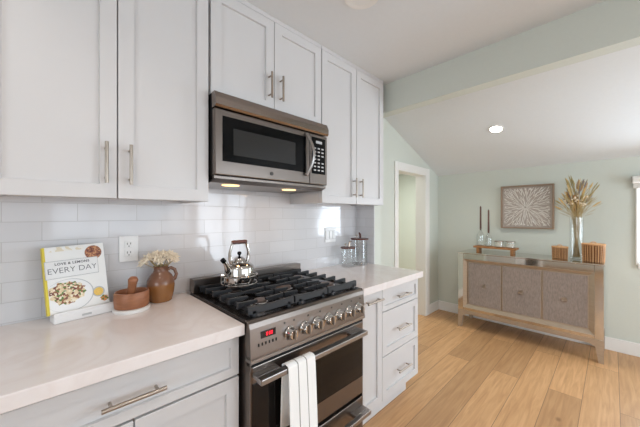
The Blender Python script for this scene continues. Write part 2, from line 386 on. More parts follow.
b = NB(); prism(b, [(2.10, slope(2.10)), (FX+.12, slope(FX+.12)), (FX+.12, slope(FX+.12)+.1), (2.10, slope(2.10)+.1)], 'Y', BY-.1, DY+.12); struct('ceiling_slope', b, 'ceiling')
b = NB(); box(b, 2.05, 2.15, BY, 1.437, 2.195, CZ+.3); box(b, 2.05, 2.15, 1.437, WY+.1, CZ, CZ+.3); struct('trim_1', b, 'sage')
# baseboards
def bb(name, *boxes):
    b = NB()
    for x0, x1, y0, y1 in boxes: box(b, x0, x1, y0, y1, 0, .125, .004)
    struct(name, b, 'trim')
bb('baseboard_far', (FX-.015, FX, BY, DY)); bb('baseboard_left', (3.735, FX-.015, DY-.015, DY), (2.15, 2.865, DY-.015, DY))

# ------------------------------------------------------------------ cabinets
def shaker(x0, x1, z0, z1, yf=1.30, th=.02, st=.072, dep=.011):
    t = bmesh.new(); bmesh.ops.create_cube(t, size=1)
    for v in t.verts: v.co = Vector((x0+(v.co.x+.5)*(x1-x0), yf+(v.co.y+.5)*th, z0+(v.co.z+.5)*(z1-z0)))
    t.normal_update()
    f = min(t.faces, key=lambda f: f.normal.y)
    st = min(st, (z1-z0)*.32)
    bmesh.ops.inset_region(t, faces=[f], thickness=st)
    bmesh.ops.inset_region(t, faces=[f], thickness=.003)
    for v in f.verts: v.co.y += dep
    t.edges.ensure_lookup_table()
    outer = [e for e in t.edges if e.is_manifold and abs(e.calc_face_angle(0) - PI/2) < .01 and all(abs(v.co.x-x0) < 1e-5 or abs(v.co.x-x1) < 1e-5 or abs(v.co.z-z0) < 1e-5 or abs(v.co.z-z1) < 1e-5 for v in e.verts)]
    bmesh.ops.bevel(t, geom=outer, offset=.0015, segments=1, affect='EDGES')
    return t
def pull(bm, c, L, vertical, yf, r=.006, so=.032):
    x, z = c
    if vertical:
        tube(bm, [(x, yf-so, z-L/2), (x, yf-so, z+L/2)], r, 12)
        for s in (-1, 1): tube(bm, [(x, yf+.001, z+s*L*.36), (x, yf-so, z+s*L*.36)], r*.75, 8)
    else:
        tube(bm, [(x-L/2, yf-so, z), (x+L/2, yf-so, z)], r, 12)
        for s in (-1, 1): tube(bm, [(x+s*L*.36, yf+.001, z), (x+s*L*.36, yf-so, z)], r*.75, 8)

def wall_cabinet(label, x0, xm, x1, z0, z1, hz0, hz1, side=0):
    t = thing('wall_cabinet', label, 'cabinet', ((x0+x1)/2, 1.47, z0))
    g = .002
    b = NB(); box(b, x0, x1, 1.321, WY-.008, z0+.012, CZ); box(b, x0, x1, 1.303, 1.321, z1+.003, CZ); box(b, x0, x0+.018, 1.321, WY-.008, z0, z0+.012); box(b, x1-.018, x1, 1.321, WY-.008, z0, z0+.012); box(b, x0+.018, x1-.018, 1.321, 1.34, z0, z0+.012)
    link('body', b, 'paint', t)
    for a, c, hx in ((x0+g, xm-g, xm-.037), (xm+g, x1-g, xm+.038)):
        d = link('door', shaker(a, c, z0, z1), 'paint', t)
        hb = NB(); pull(hb, (hx, (hz0+hz1)/2), hz1-hz0, True, 1.30); link('handle', hb, 'nickel', d, True)
    return t
wall_cabinet('tall white two-door wall cabinet over the cookbook, left of the microwave', -.148, .2, .548, 1.402, 2.405, 1.455, 1.605)
wall_cabinet('short white two-door wall cabinet directly above the stainless microwave', .556, .913, 1.277, 1.905, 2.405, 1.968, 2.106)
wall_cabinet('white two-door wall cabinet right of the microwave, beside the green beam', 1.281, 1.634, 1.985, 1.418, 2.405, 1.465, 1.602)

def base_body(t, x0, x1, xr=None):
    b = NB(); box(b, x0, x1, 1.052, WY-.008, .10, .872); link('body', b, 'paint', t)
    b = NB(); box(b, x0+.002, x1-.002, 1.11, 1.13, 0, .10); link('toe_kick', b, 'paint', t)
t = thing('base_cabinet', 'white base cabinet with one wide drawer over two doors, left of the range', 'cabinet', (.2, 1.35, 0))
base_body(t, -.152, .556)
d = link('drawer', shaker(-.150, .554, .712, .858, 1.03, .021, .066), 'paint', t)
b = NB(); pull(b, (.2, .786), .168, False, 1.03, .0065); link('handle', b, 'nickel', d, True)
for a, c, hx in ((-.150, .199, .16), (.203, .554, .243)):
    d = link('door', shaker(a, c, .11, .704, 1.03, .021), 'paint', t)
    b = NB(); pull(b, (hx, .57), .15, True, 1.03); link('handle', b, 'nickel', d, True)
t = thing('base_cabinet', 'white base cabinet with a narrow door and three drawers, right of the range', 'cabinet', (1.69, 1.35, 0))
b = NB(); box(b, 1.336, 2.04, 1.052, 1.43, .13, .872); box(b, 1.336, 2.046, WY-.21, WY-.008, .13, .872); link('body', b, 'paint', t)
b = NB(); box(b, 1.338, 2.0, 1.11, 1.13, 0, .13); box(b, 1.98, 2.0, 1.13, 1.42, 0, .13); link('toe_kick', b, 'paint', t)
d = link('narrow_door', shaker(1.336, 1.556, .14, .858, 1.03, .021, .07), 'paint', t)
b = NB(); pull(b, (1.448, .812), .165, False, 1.03); link('handle', b, 'nickel', d, True)
for z0, z1 in ((.714, .858), (.424, .709), (.14, .419)):
    d = link('drawer', shaker(1.560, 2.038, z0, z1, 1.03, .021, .068), 'paint', t)
    b = NB(); pull(b, (1.80, (z0+z1)/2 if z1 > .8 else (z0+z1)/2), .165, False, 1.03); link('handle', b, 'nickel', d, True)
o = link('worktop', rbox(-.16, .562, .997, WY-.008, .873, .915, .003), 'quartz', org=(.2, 1.3, .873)); tag(o, 'long pale quartz worktop left of the range, under the cookbook and jug', 'worktop')
b = NB(); prism(b, [(1.318, .997), (2.052, .997), (2.052, 1.436), (RX-.008, 1.436), (RX-.008, WY-.008), (1.318, WY-.008)], 'Z', .873, .915)
o = link('worktop', b, 'quartz', org=(1.7, 1.3, .873)); tag(o, 'short pale quartz worktop right of the range, under the glass canisters', 'worktop')

# ------------------------------------------------------------------ microwave
t = thing('microwave_oven', 'stainless over-the-range microwave with black window hung below the short cabinet', 'microwave', (.91, 1.42, 1.50))
X0, X1, YF = .556, 1.275, 1.25
link('body', rbox(X0, X1, YF+.03, WY-.008, 1.505, 1.903), 'dark', t)
b = NB(); prism(b, [(YF-.004, 1.832), (YF-.012, 1.842), (YF-.012, 1.872), (YF+.004, 1.903), (YF+.03, 1.903), (YF+.03, 1.832)], 'X', X0-.003, X1+.003); link('top_vent', b, 'steel_bright', t)
d = link('oven_door', rbox(X0-.002, 1.130, YF, YF+.03, 1.524, 1.827, .005), 'steel', t)
link('window', rbox(.590, 1.098, YF-.003, YF+.001, 1.588, 1.797, .0015), 'black', d)
link('window_screen', rbox(.642, 1.018, YF-.0045, YF-.002, 1.622, 1.747, .001), 'mesh_glass', d)
b = NB(); pts = [(1.100 + .030*0, YF-.002, 1.575)] + [(1.098 + .028*math.sin(PI*i/14), YF-.012-.030*math.sin(PI*i/14), 1.575+.235*i/14) for i in range(15)] + [(1.100, YF-.002, 1.81)]
tube(b, pts, .0125, 12, flat=.6); link('handle', b, 'steel_light', d, True)
cp = link('control_panel', rbox(1.133, X1+.002, YF, YF+.03, 1.524, 1.827, .005), 'steel', t)
kp = link('keypad', rbox(1.146, 1.258, YF-.003, YF+.001, 1.588, 1.808, .002), 'black', cp)
link('clock_window', rbox(1.178, 1.228, YF-.0042, YF-.0028, 1.772, 1.788), 'grey_mark', cp)
b = NB()
for r in range(7):
    for c in range(3):
        if r == 3 and c == 2: continue
        box(b, 1.160+c*.032, 1.178+c*.032, YF-.0042, YF-.0028, 1.606+r*.022, 1.614+r*.022)
link('key_lettering', b, 'grey_mark', cp)
b = NB(); lathe(b, [(0, 0), (.010, 0), (.010, .003), (0, .003)], (.86, YF-.003, 1.557), 'Y', 20); link('badge', b, 'dark_mark', d)
b = NB(); prism(b, [(YF+.012, 1.520), (YF+.012, 1.508), (YF+.05, 1.492), (WY-.03, 1.492), (WY-.03, 1.505), (YF+.03, 1.520)], 'X', X0, X1); link('bottom_grille', b, 'steel', t)
for lx in (.685, 1.06):
    b = NB(); lathe(b, [(0, 0), (.042, 0), (.045, -.003), (.045, .002), (0, .002)], (lx, 1.36, 1.491), 'Z', 28, sy=.8); link('lamp_lens', b, 'lamp_warm', t)
    L = area('microwave_lamp', (lx, 1.36, 1.485), (0, 0, 0), .07, .06, .32, (1, .62, .34)); L.parent = t; L.location = Vector((lx, 1.36, 1.485)) - t.location

# ------------------------------------------------------------------ range
t = thing('gas_range', 'stainless freestanding gas range with seven knobs and a striped towel on its oven door', 'range', (.94, 1.27, 0))
RX0, RX1 = .568, 1.272
b = NB(); box(b, RX0, RX1, .995, 1.585, .10, .905); box(b, RX0, RX0+.006, .968, .995, .11, .77); box(b, RX1-.006, RX1, .968, .995, .11, .77); link('body', b, 'steel', t)
for x in (RX0+.05, RX1-.05):
    for y in (1.05, 1.53):
        b = NB(); lathe(b, [(0, 0), (.022, 0), (.018, .10), (0, .10)], (x, y, 0), n=16); link('foot', b, 'steel', t, True)
link('kick_panel', rbox(RX0+.01, RX1-.01, 1.02, 1.03, .03, .10), 'dark', t)
b = NB(); box(b, RX0-.003, RX1+.02, .985, 1.585, .905, .926, .004); link('cooktop', b, 'enamel', t)
link('back_guard', rbox(RX0-.004, RX1+.03, 1.535, 1.59, .926, .998, .003), 'steel', t)
# control panel: tilted front with rounded top edge
b = NB(); prism(b, [(.958, .782), (.958, .79), (.966, .90), (.972, .918), (.985, .928), (1.0, .928), (1.0, .782)], 'X', RX0-.003, RX1+.004); cp = link('control_panel', b, 'steel', t)
b = NB(); prism(b, [(.955, .770), (.955, .783), (.97, .790), (1.0, .790), (1.0, .770)], 'X', RX0-.003, RX1+.004); link('lower_lip', b, 'steel_light', cp)
def pyf(z): return .958 + .008*(z-.79)/.11
link('display', rbox(.612, .682, pyf(.868)-.002, .97, .853, .880), 'led_panel', cp)
# seven-segment digits 5:51 style glow strokes on the clock
b = NB(); yy = pyf(.868)-.003
def seg7(bm, x, z, ch):
    w_, h_, s = .0065, .006, .0014
    sg = {'a': (x, x+w_, z+2*h_-s, z+2*h_), 'g': (x, x+w_, z+h_-s/2, z+h_+s/2), 'd': (x, x+w_, z, z+s), 'f': (x, x+s, z+h_, z+2*h_), 'b': (x+w_-s, x+w_, z+h_, z+2*h_), 'e': (x, x+s, z, z+h_), 'c': (x+w_-s, x+w_, z, z+h_)}
    for k in {'0': 'abcdef', '1': 'bc', '2': 'abged', '5': 'afgcd', '8': 'abcdefg', '3': 'abgcd'}[ch]: box(bm, sg[k][0], sg[k][1], yy-.0006, yy+.001, sg[k][2], sg[k][3])
for i, ch in enumerate('008'): seg7(b, .636+i*.010+(.003 if i else 0), .861, ch)
link('clock_digits', b, 'red_led', cp)
b = NB()
for i in range(6): box(b, .598+i*.0165, .604+i*.0165, pyf(.832)-.003, .965, .826, .838, .001, 1)
link('clock_buttons', b, 'dark', cp)
KX = [.755, .837, .912, .991, 1.067, 1.142, 1.217]
for i, kx in enumerate(KX):
    for dx in ((-.026, .026) if i < 1 else (.026,)):
        link('dial_marking', rbox(kx+dx-.004, kx+dx+.004, pyf(.885)-.0012, .966, .880, .888), 'dark_mark', cp)
for kx in KX:
    y0 = pyf(.837)
    k = NB(); lathe(k, [(0, 0), (.029, 0), (.029, -.004), (.026, -.006), (.0235, -.010), (.0225, -.030), (.020, -.034), (.0, -.034)], (kx, y0+.001, .837), 'Y', 32); k_ = link('knob', k, 'chrome', t, True)
    g = NB(); box(g, kx-.0045, kx+.0045, y0-.043, y0-.032, .818, .857, .003); link('finger_grip', g, 'steel_light', k_)
# oven door
od = link('oven_door', rbox(RX0+.006, RX1-.004, .965, .994, .357, .752, .004), 'steel', t)
link('oven_glass', rbox(RX0+.007, RX1-.006, .9625, .968, .452, .688, .001), 'black_glass', od)
link('door_gap', rbox(RX0, RX1, .975, .996, .752, .775), 'dark', t)
b = NB(); box(b, RX0+.006, 1.226, .898, .930, .708, .730, .003)
box(b, RX0+.008, RX0+.115, .93, .968, .712, .730, .002); box(b, 1.13, 1.226, .93, .968, .712, .730, .002)
link('handle', b, 'steel_light', od)
dr = link('drawer', rbox(RX0+.006, RX1-.004, .965, .994, .115, .338, .004), 'steel', t)
b = NB(); box(b, RX0+.008, RX1-.006, .905, .930, .268, .290, .003); box(b, RX0+.008, RX0+.115, .93, .968, .272, .290, .002); box(b, RX1-.105, RX1-.006, .93, .968, .272, .290, .002); link('handle', b, 'steel_light', dr)
# burners
for bx, by, r in ((.715, 1.39, .046), (.715, 1.13, .036), (.937, 1.26, .058), (1.155, 1.39, .036), (1.155, 1.13, .046)):
    b = NB(); lathe(b, [(0, 0), (r*1.35, 0), (r*1.3, .006), (r, .008), (r, .016), (r*.95, .018), (0, .018)], (bx, by, .926), n=28); u = link('burner', b, 'chrome', t, True)
    b = NB(); lathe(b, [(0, 0), (r*.82, 0), (r*.84, .006), (r*.75, .010), (0, .012)], (bx, by, .944), n=28); link('burner_cap', b, 'bronze', u, True)
# three cast-iron grates
def grate(x0, x1):
    b = NB(); z0, z1 = .930, .968; y0, y1 = 1.015, 1.515; n = 7
    zb = .948
    box(b, x0, x1, y0, y0+.016, zb-.012, z1-.006, .002); box(b, x0, x1, y1-.016, y1, zb-.012, z1-.006, .002)
    xm = (x0+x1)/2
    for xx in (x0+.03, x1-.03): box(b, xx-.006, xx+.006, y0, y1, zb-.012, zb+.004, .002)
    for i in range(n):
        y = y0+.008+(y1-y0-.016)*i/(n-1)
        for s, xe in ((-1, x0), (1, x1)):
            # finger: tall at the outer end, sloping to the centre
            xi = xm + s*(.022 if i % 3 else .0)
            tt = bmesh.new(); prism(tt, [(xe, zb-.006), (xe, z1), (xi, z1-.004), (xi, z1-.014), (xe-s*.03, zb-.006)], 'Y', y-.0075, y+.0075); bmesh.ops.bevel(tt, geom=tt.edges[:], offset=.0015, segments=1, affect='EDGES'); join(b, tt)
    for xx in (x0+.03, x1-.03):
        for yy_ in (y0+.008, y1-.008): box(b, xx-.008, xx+.008, yy_-.008, yy_+.008, .926, zb)
    return b
for a, c in ((.585, .822), (.829, 1.040), (1.047, 1.276)): link('grate', grate(a, c), 'iron', t)

# towel over the oven handle
def towel():
    b = NB(); x0, x1 = .694, .838; n = 28
    path = [(.945, .46), (.9405, .60), (.936, .70), (.934, .728)] + [(.914+.021*math.cos(a), .731+.010*math.sin(a)) for a in (0.3, .8, 1.57, 2.3, 2.9)] + [(.892, .71), (.890, .60), (.889, .45), (.888, .31), (.888, .20)]
    rows = []
    for k, (y, z) in enumerate(path):
        row = []
        fall = max(0, min(1, (.73-z)/.4)); front = k > 6
        for i in range(n+1):
            s = i/n; x = x0 + (x1-x0)*s + fall*(s-.5)*(.006) + (.01*fall if front else 0)
            w_ = (.004*math.sin(s*8+.5) + .0015*math.sin(s*19))*fall
            row.append(b.verts.new((x, y + (w_-.006*fall if front else -abs(w_)*.3), z)))
        rows.append(row)
    for A, B in zip(rows, rows[1:]):
        for i in range(n):
            f = b.faces.new((A[i], A[i+1], B[i+1], B[i])); f.material_index = 1 if i in (9, 18) else 0
    return b
o = link('dish_towel', towel(), ['linen', 'stripe'], smooth=True, org=(.737, .914, .72)); so = o.modifiers.new('cloth_thickness', 'SOLIDIFY'); so.thickness = .002; so.offset = 0; tag(o, 'white dish towel with thin grey stripes hanging over the oven door handle', 'towel')

# ------------------------------------------------------------------ kettle
kx, ky, kz = .742, 1.375, .969
t = thing('kettle', 'polished steel kettle with dark wooden grip standing on the back left burner', 'kettle', (kx, ky, kz))
b = NB(); lathe(b, [(0, .006), (.066, .006), (.074, .012), (.077, .026), (.077, .094), (.073, .104), (.058, .116), (.038, .123), (.034, .124), (.028, .125)], (kx, ky, kz), n=40); link('body', b, 'chrome', t, True)
b = NB(); lathe(b, [(.034, .124), (.035, .129), (.029, .136), (.026, .144), (.014, .151), (0, .152)], (kx, ky, kz), n=32); l = link('lid', b, 'chrome', t, True)
b = NB(); lathe(b, [(0, .151), (.005, .152), (.005, .158), (.011, .165), (.011, .173), (.006, .178), (0, .179)], (kx, ky, kz), n=20); link('lid_knob', b, 'black', l, True)
b = NB(); tube(b, [(kx-.062, ky-.02, kz+.075), (kx-.077, ky-.03, kz+.094), (kx-.088, ky-.036, kz+.115), (kx-.099, ky-.04, kz+.134), (kx-.108, ky-.043, kz+.144)], [.019, .016, .0125, .0105, .010], 14); sp = link('spout', b, 'chrome', t, True)
b = NB(); tube(b, [(kx-.104, ky-.042, kz+.140), (kx-.115, ky-.045, kz+.152)], [.012, .012], 14); link('spout_tip', b, 'black', sp, True)
b = NB(); side = [(.046, .112, .010), (.046, .122, .009), (.053, .145, .0105), (.054, .172, .008), (.044, .208, .0075), (.037, .226, .0075), (.030, .228, .006)]
tube(b, [(kx-a_, ky, kz+h_) for a_, h_, r_ in side] + [(kx+a_, ky, kz+h_) for a_, h_, r_ in side[::-1]], [q[2] for q in side] + [q[2] for q in side[::-1]], 10)
h = link('handle', b, 'chrome', t, True)
b = NB(); lathe(b, [(0, -.042), (.009, -.042), (.011, -.03), (.0095, -.015), (.011, 0), (.0095, .015), (.011, .03), (.009, .042), (0, .042)], (kx, ky, kz+.228), 'X', 16); link('grip', b, 'darkwood', h, True)
b = NB(); ring = lambda z, r: tube(b, arc((kx, ky, z), r, 0, 2*PI, 40, 'XY'), .0028, 8)
ring(kz+.056, .093); ring(kz+.016, .091)
for i in range(8):
    a = 2*PI*i/8+.2; tube(b, [(kx+.076*math.cos(a), ky+.076*math.sin(a), kz+.056), (kx+.094*math.cos(a), ky+.094*math.sin(a), kz+.056)], .0025, 6)
    tube(b, [(kx+.093*math.cos(a), ky+.093*math.sin(a), kz+.056), (kx+.091*math.cos(a), ky+.091*math.sin(a), kz+.016)], .0022, 6)
link('wire_gallery', b, 'chrome', t, True)
b = NB(); lathe(b, [(.052, -.0005), (.060, -.0005), (.066, .008), (.050, .008)], (kx, ky, kz), n=36); link('base_ring', b, 'bronze', t, True)

# ------------------------------------------------------------------ cookbook on its stand
ang = math.atan2(.035, .19)
BK = Matrix.Translation((.120, 1.540, .915)) @ Matrix.Rotation(ang, 4, 'Z')
def linkm(name, bm, m, parent, mtx, smooth=False):
    bmesh.ops.transform(bm, matrix=mtx, verts=bm.verts[:]); return link(name, bm, m, parent, smooth)
t = thing('book_stand', 'low white stand propping the open-faced cookbook against the tiles', 'book stand', (.118, 1.545, .915))
linkm('ledge', rbox(-.098, .106, -.026, .040, 0, .033, .006, 3), 'plastic', t, BK)
TIL = BK @ Matrix.Translation((-.010, -.001, .033)) @ Matrix.Rotation(-.21, 4, 'X')
linkm('lip', rbox(-.098, .106, -.026, -.020, .030, .043, .002), 'plastic', t, BK)
linkm('back_rest', rbox(-.07, .07, .021, .026, -.004, .16, .002), 'plastic', t, TIL)
linkm('logo_plate', rbox(-.012, .020, -.0275, -.025, .012, .020, .0005), 'grey_mark', t, BK)
t = thing('cookbook', 'cookbook with white food-photo cover and yellow spine standing on the white stand', 'book', (.118, 1.545, .952))
LEAN = TIL @ Matrix.Rotation(-.03, 4, 'Y') @ Matrix.Translation((0, 0, .003))
w2, hh = .101, .266
linkm('front_cover', rbox(-w2+.004, w2, -.003, 0, 0, hh, .001), 'paper', t, LEAN)
linkm('back_cover', rbox(-w2+.004, w2, .018, .0205, 0, hh, .001), 'paper', t, LEAN)
linkm('pages', rbox(-w2+.006, w2-.004, 0, .018, .004, hh-.004), 'pages', t, LEAN)
linkm('spine', rbox(-w2, -w2+.008, -.0034, .021, 0, hh, .001), 'yellow', t, LEAN)
def disc(cx, cz, r, y0, y1, rz=None, n=40, jag=0):
    b = NB(); pts = []
    for i in range(n):
        a = 2*PI*i/n; k = 1 + (random.uniform(-jag, jag) if jag else 0)
        pts.append((max(-w2+.009, min(w2-.001, cx+r*k*math.cos(a))), max(.002, min(hh-.001, cz+(rz or r)*k*math.sin(a)))))
    prism(b, pts, 'Y', y0, y1); return b
linkm('cover_top_print', rbox(-.085, .03, -.0034, -.0028, hh-.020, hh-.001), 'marbled', t, LEAN)
linkm('plate_print', disc(-.030, .064, .080, -.0036, -.0028, .066), 'grey_mark', t, LEAN)
linkm('plate_rim_print', disc(-.032, .064, .078, -.0040, -.0030, .064), 'plastic', t, LEAN)
linkm('salad_print', disc(-.036, .076, .060, -.0046, -.0034, .046, jag=.14), 'salad', t, LEAN)
linkm('bowl_print', disc(.066, .056, .022, -.0036, -.0028), 'grey_mark', t, LEAN)
linkm('egg_print', disc(.066, .056, .017, -.0040, -.0030, jag=.05), 'egg', t, LEAN)
linkm('garnish_print', disc(.084, .024, .014, -.0038, -.0028, .012, jag=.2), 'garnish', t, LEAN)
linkm('stew_bowl_print', disc(.062, .228, .030, -.0036, -.0028), 'berries', t, LEAN)
linkm('title_border', rbox(-.0985, .0745, -.0052, -.0030, .1375, .2085, .0012, 2), 'grey_mark', t, LEAN)
tp = linkm('title_plate', rbox(-.097, .073, -.0065, -.0030, .139, .207, .003, 3), 'plastic', t, LEAN)
def words(s, size, x, z, ext, mname, y=-.0068, space=1):
    cu = bpy.data.curves.new('title', 'FONT'); cu.body = s; cu.size = size; cu.align_x = 'CENTER'; cu.align_y = 'CENTER'; cu.extrude = .0003; cu.space_character = space; cu.offset = ext
    to = bpy.data.objects.new('tmp', cu); COL.objects.link(to)
    bpy.context.view_layer.update()
    me = bpy.data.meshes.new_from_object(to.evaluated_get(bpy.context.evaluated_depsgraph_get()))
    bpy.data.objects.remove(to)
    b = NB(); b.from_mesh(me); bpy.data.meshes.remove(me)
    bmesh.ops.transform(b, matrix=LEAN @ Matrix.Translation((x, y, z)) @ Matrix.Rotation(PI/2, 4, 'X'), verts=b.verts[:])
    return link('lettering', b, mname, t)
words('EVERY DAY', .0315, -.012, .167, -.0004, 'ink')
words('LOVE & LEMONS', .0135, -.012, .194, .0003, 'ink', space=1.15)

# ------------------------------------------------------------------ mortar and pestle
mx_, my_ = .284, 1.502
t = thing('mortar', 'round wooden mortar on a white marble foot between the cookbook and the jug', 'mortar', (mx_, my_, .915))
b = NB(); lathe(b, [(0, .014), (.058, .014), (.065, .018), (.068, .045), (.067, .081), (.065, .085), (.058, .085), (.055, .080), (.050, .040), (.03, .028), (0, .026)], (mx_, my_, .915), n=44); link('bowl', b, 'brownwood', t, True)
b = NB(); lathe(b, [(0, 0), (.070, 0), (.072, .003), (.071, .014), (.064, .0165), (0, .0165)], (mx_, my_, .915), n=44); link('foot', b, 'marble', t, True)
b = NB(); tube(b, [(mx_-.006, my_+.012, .948), (mx_-.005, my_+.008, .965), (mx_-.002, my_-.002, 1.00), (mx_, my_-.01, 1.03), (mx_+.002, my_-.016, 1.052), (mx_+.003, my_-.019, 1.062), (mx_+.003, my_-.020, 1.066)], [.014, .019, .017, .0165, .020, .014, .004], 18)
o = link('pestle', b, 'brownwood', smooth=True, org=(mx_, my_, .95)); tag(o, 'stubby round-topped wooden pestle standing in the wooden mortar', 'pestle')

# jug
jx, jy = .418, 1.565
t = thing('jug', 'brown glazed stoneware jug holding cream dried blooms beside the range', 'jug', (jx, jy, .915))
b = NB(); lathe(b, [(0, .002), (.045, 0), (.050, .004), (.058, .04), (.0625, .075), (.060, .105), (.048, .128), (.034, .143), (.031, .155), (.033, .168), (.035, .172), (.032, .173), (.028, .165), (.027, .150), (.04, .128), (.05, .1), (.05, .04), (0, .02)], (jx, jy, .915), n=44); link('body', b, 'stoneware', t, True)
b = NB(); tube(b, [(jx+.028, jy-.006, 1.068), (jx+.044, jy-.009, 1.074), (jx+.060, jy-.012, 1.064), (jx+.068, jy-.014, 1.040), (jx+.060, jy-.014, 1.018), (jx+.050, jy-.012, 1.010)], [.009, .0085, .008, .008, .0085, .009], 12); link('handle', b, 'stoneware', t, True)
# dried blooms
for i in range(19):
    a = i*2.399; rr = .066*math.sqrt((i+.5)/19)
    hx, hy, hz = jx + rr*1.1*math.cos(a) - .006, jy - .016 + rr*.5*math.sin(a), 1.112 + .030*(1-(rr/.066)**2) + random.uniform(-.006, .006)
    hy = min(hy, WY-.055)
    b = NB(); tube(b, [(jx+.2*(hx-jx), jy+.2*(hy-jy), 1.0), (jx+.3*(hx-jx), jy+.3*(hy-jy), 1.075), (hx, hy, hz)], .0018, 6, mi=1)
    d = (Vector((hx, hy, hz)) - Vector((jx, jy, 1.05))).normalized()
    for k in range(30):
        v = Vector((random.gauss(0, 1), random.gauss(0, 1), random.gauss(0, 1))).normalized()
        v = (v + d*.9).normalized(); L_ = random.uniform(.022, .034)
        p0 = Vector((hx, hy, hz)); p1 = p0 + v*L_*.6; p2 = p0 + v*L_ + Vector((0, 0, -.003)); p1.y = min(p1.y, WY-.014); p2.y = min(p2.y, WY-.014)
        tube(b, [p0, p1, p2], [.002, .0042, .001], 6, mi=0)
    o = link('dried_bloom', b, ['bloom', 'stem'], smooth=True, org=(hx, hy, 1.0)); tag(o, 'cream feathery dried bloom among the bunch in the brown jug', 'dried flower', 'cream blooms in the jug')

# outlets and switch
def plate(name, label, cat, x0, x1, z0, z1, gangs, y=WY-.008, kind='outlet'):
    t = thing(name, label, cat, ((x0+x1)/2, y, (z0+z1)/2))
    link('cover_plate', rbox(x0, x1, y-.006, y, z0, z1, .002), 'plastic', t)
    w_ = (x1-x0)/gangs
    for g in range(gangs):
        xc = x0+w_*(g+.5); zc = (z0+z1)/2
        if kind == 'outlet':
            for dz in (-.021, .021):
                s = link('socket', rbox(xc-.017, xc+.017, y-.0085, y-.005, zc+dz-.0165, zc+dz+.0165, .002), 'plastic', t)
                b = NB(); box(b, xc-.008, xc-.0055, y-.0092, y-.0082, zc+dz-.001, zc+dz+.009); box(b, xc+.0055, xc+.008, y-.0092, y-.0082, zc+dz, zc+dz+.009); box(b, xc-.002, xc+.002, y-.0092, y-.0082, zc+dz-.010, zc+dz-.006); link('slots', b, 'dark', s)
        else:
            link('rocker', rbox(xc-.016, xc+.016, y-.010, y-.005, zc-.033, zc+.033, .002), 'plastic', t)
            b = NB(); box(b, xc-.0185, xc+.0185, y-.0066, y-.005, zc-.0355, zc+.0355); link('rocker_bezel', b, 'grey_mark', t)
    return t
plate('wall_outlet', 'white double power outlet on the tiles between cookbook and jug', 'outlet', .256, .334, 1.115, 1.238, 1)
plate('wall_switch', 'white three-gang switch plate on the tiles right of the range', 'switch', 1.64, 1.765, 1.115, 1.235, 3, kind='switch')
plate('wall_switch', 'single white switch plate on the green wall left of the doorway', 'switch', 2.50, 2.575, 1.21, 1.33, 1, y=DY, kind='switch')

# canisters
def canister(cx, cy, r, h, label, lever):
    t = thing('glass_canister', label, 'canister', (cx, cy, .915))
    b = NB(); lathe(b, [(0, 0), (r*.95, 0), (r, .004), (r, h), (r-.003, h), (r-.003, .008), (r*.9, .006), (0, .006)], (cx, cy, .915), n=40); link('jar', b, 'glass', t, True)
    b = NB(); lathe(b, [(0, h), (r*1.12, h), (r*1.15, h+.004), (r*1.12, h+.011), (0, h+.012)], (cx, cy, .915), n=40); l = link('lid', b, 'darkwood', t, True)
    b = NB(); lathe(b, [(0, 0), (.004, 0), (.004, .018), (.009, .022), (.009, .030), (0, .034)], (cx-r*.55, cy, .915+h+.011), n=16); link('knob', b, 'nickel', l, True)
    z = .915+h+.011
    b = NB(); tube(b, [(cx+.012, cy, z), (cx+.010, cy, z+.016), (cx+.004, cy-.002, z+.034), (cx-.008, cy-.003, z+.046)] if lever else [(cx+.012, cy, z), (cx+.014, cy, z+.02), (cx+.020, cy, z+.036), (cx+.040, cy, z+.043)], [.009, .0085, .009, .007], 10); link('handle', b, 'darkwood' if lever else 'nickel', l, True)
canister(1.802, 1.522, .054, .150, 'shorter clear glass canister with dark wooden lid in the tiled corner', False)
canister(1.935, 1.507, .066, .215, 'taller clear glass canister with dark wooden lid in the tiled corner', True)

# ------------------------------------------------------------------ ceiling lights
t = thing('ceiling_light', 'unlit recessed downlight in the flat kitchen ceiling', 'ceiling light', (1.135, .868, CZ))
b = NB(); lathe(b, [(.058, 0), (.075, -.006), (.088, -.006), (.091, 0)], (1.135, .868, CZ), n=40); link('trim_ring', b, 'trim', t, True)
b = NB(); lathe(b, [(0, -.001), (.06, -.001), (.06, -.003), (0, -.003)], (1.135, .868, CZ), n=40); link('lens', b, 'lamp_off', t)
lp = Vector((3.224, .808, slope(3.224)))
t = thing('ceiling_light', 'glowing round recessed downlight in the white sloped ceiling', 'ceiling light', lp)
R = Matrix.Translation(lp) @ Matrix.Rotation(math.atan(.367), 4, 'Y')
b = NB(); lathe(b, [(.048, -.001), (.055, -.006), (.066, -.005), (.068, 0)], n=36); linkm('trim_ring', b, 'trim', t, R, True)
b = NB(); lathe(b, [(0, -.0012), (.052, -.0012), (.052, -.004), (0, -.004)], n=36); linkm('lens', b, 'lamp', t, R)
ld = bpy.data.lights.new('downlight', 'SPOT'); ld.energy = 18; ld.color = (1, .93, .84); ld.spot_size = 2.3; ld.spot_blend = .8; ld.shadow_soft_size = .05
lo = bpy.data.objects.new('downlight', ld); COL.objects.link(lo); lo.parent = t; lo.location = (0, 0, -.03)

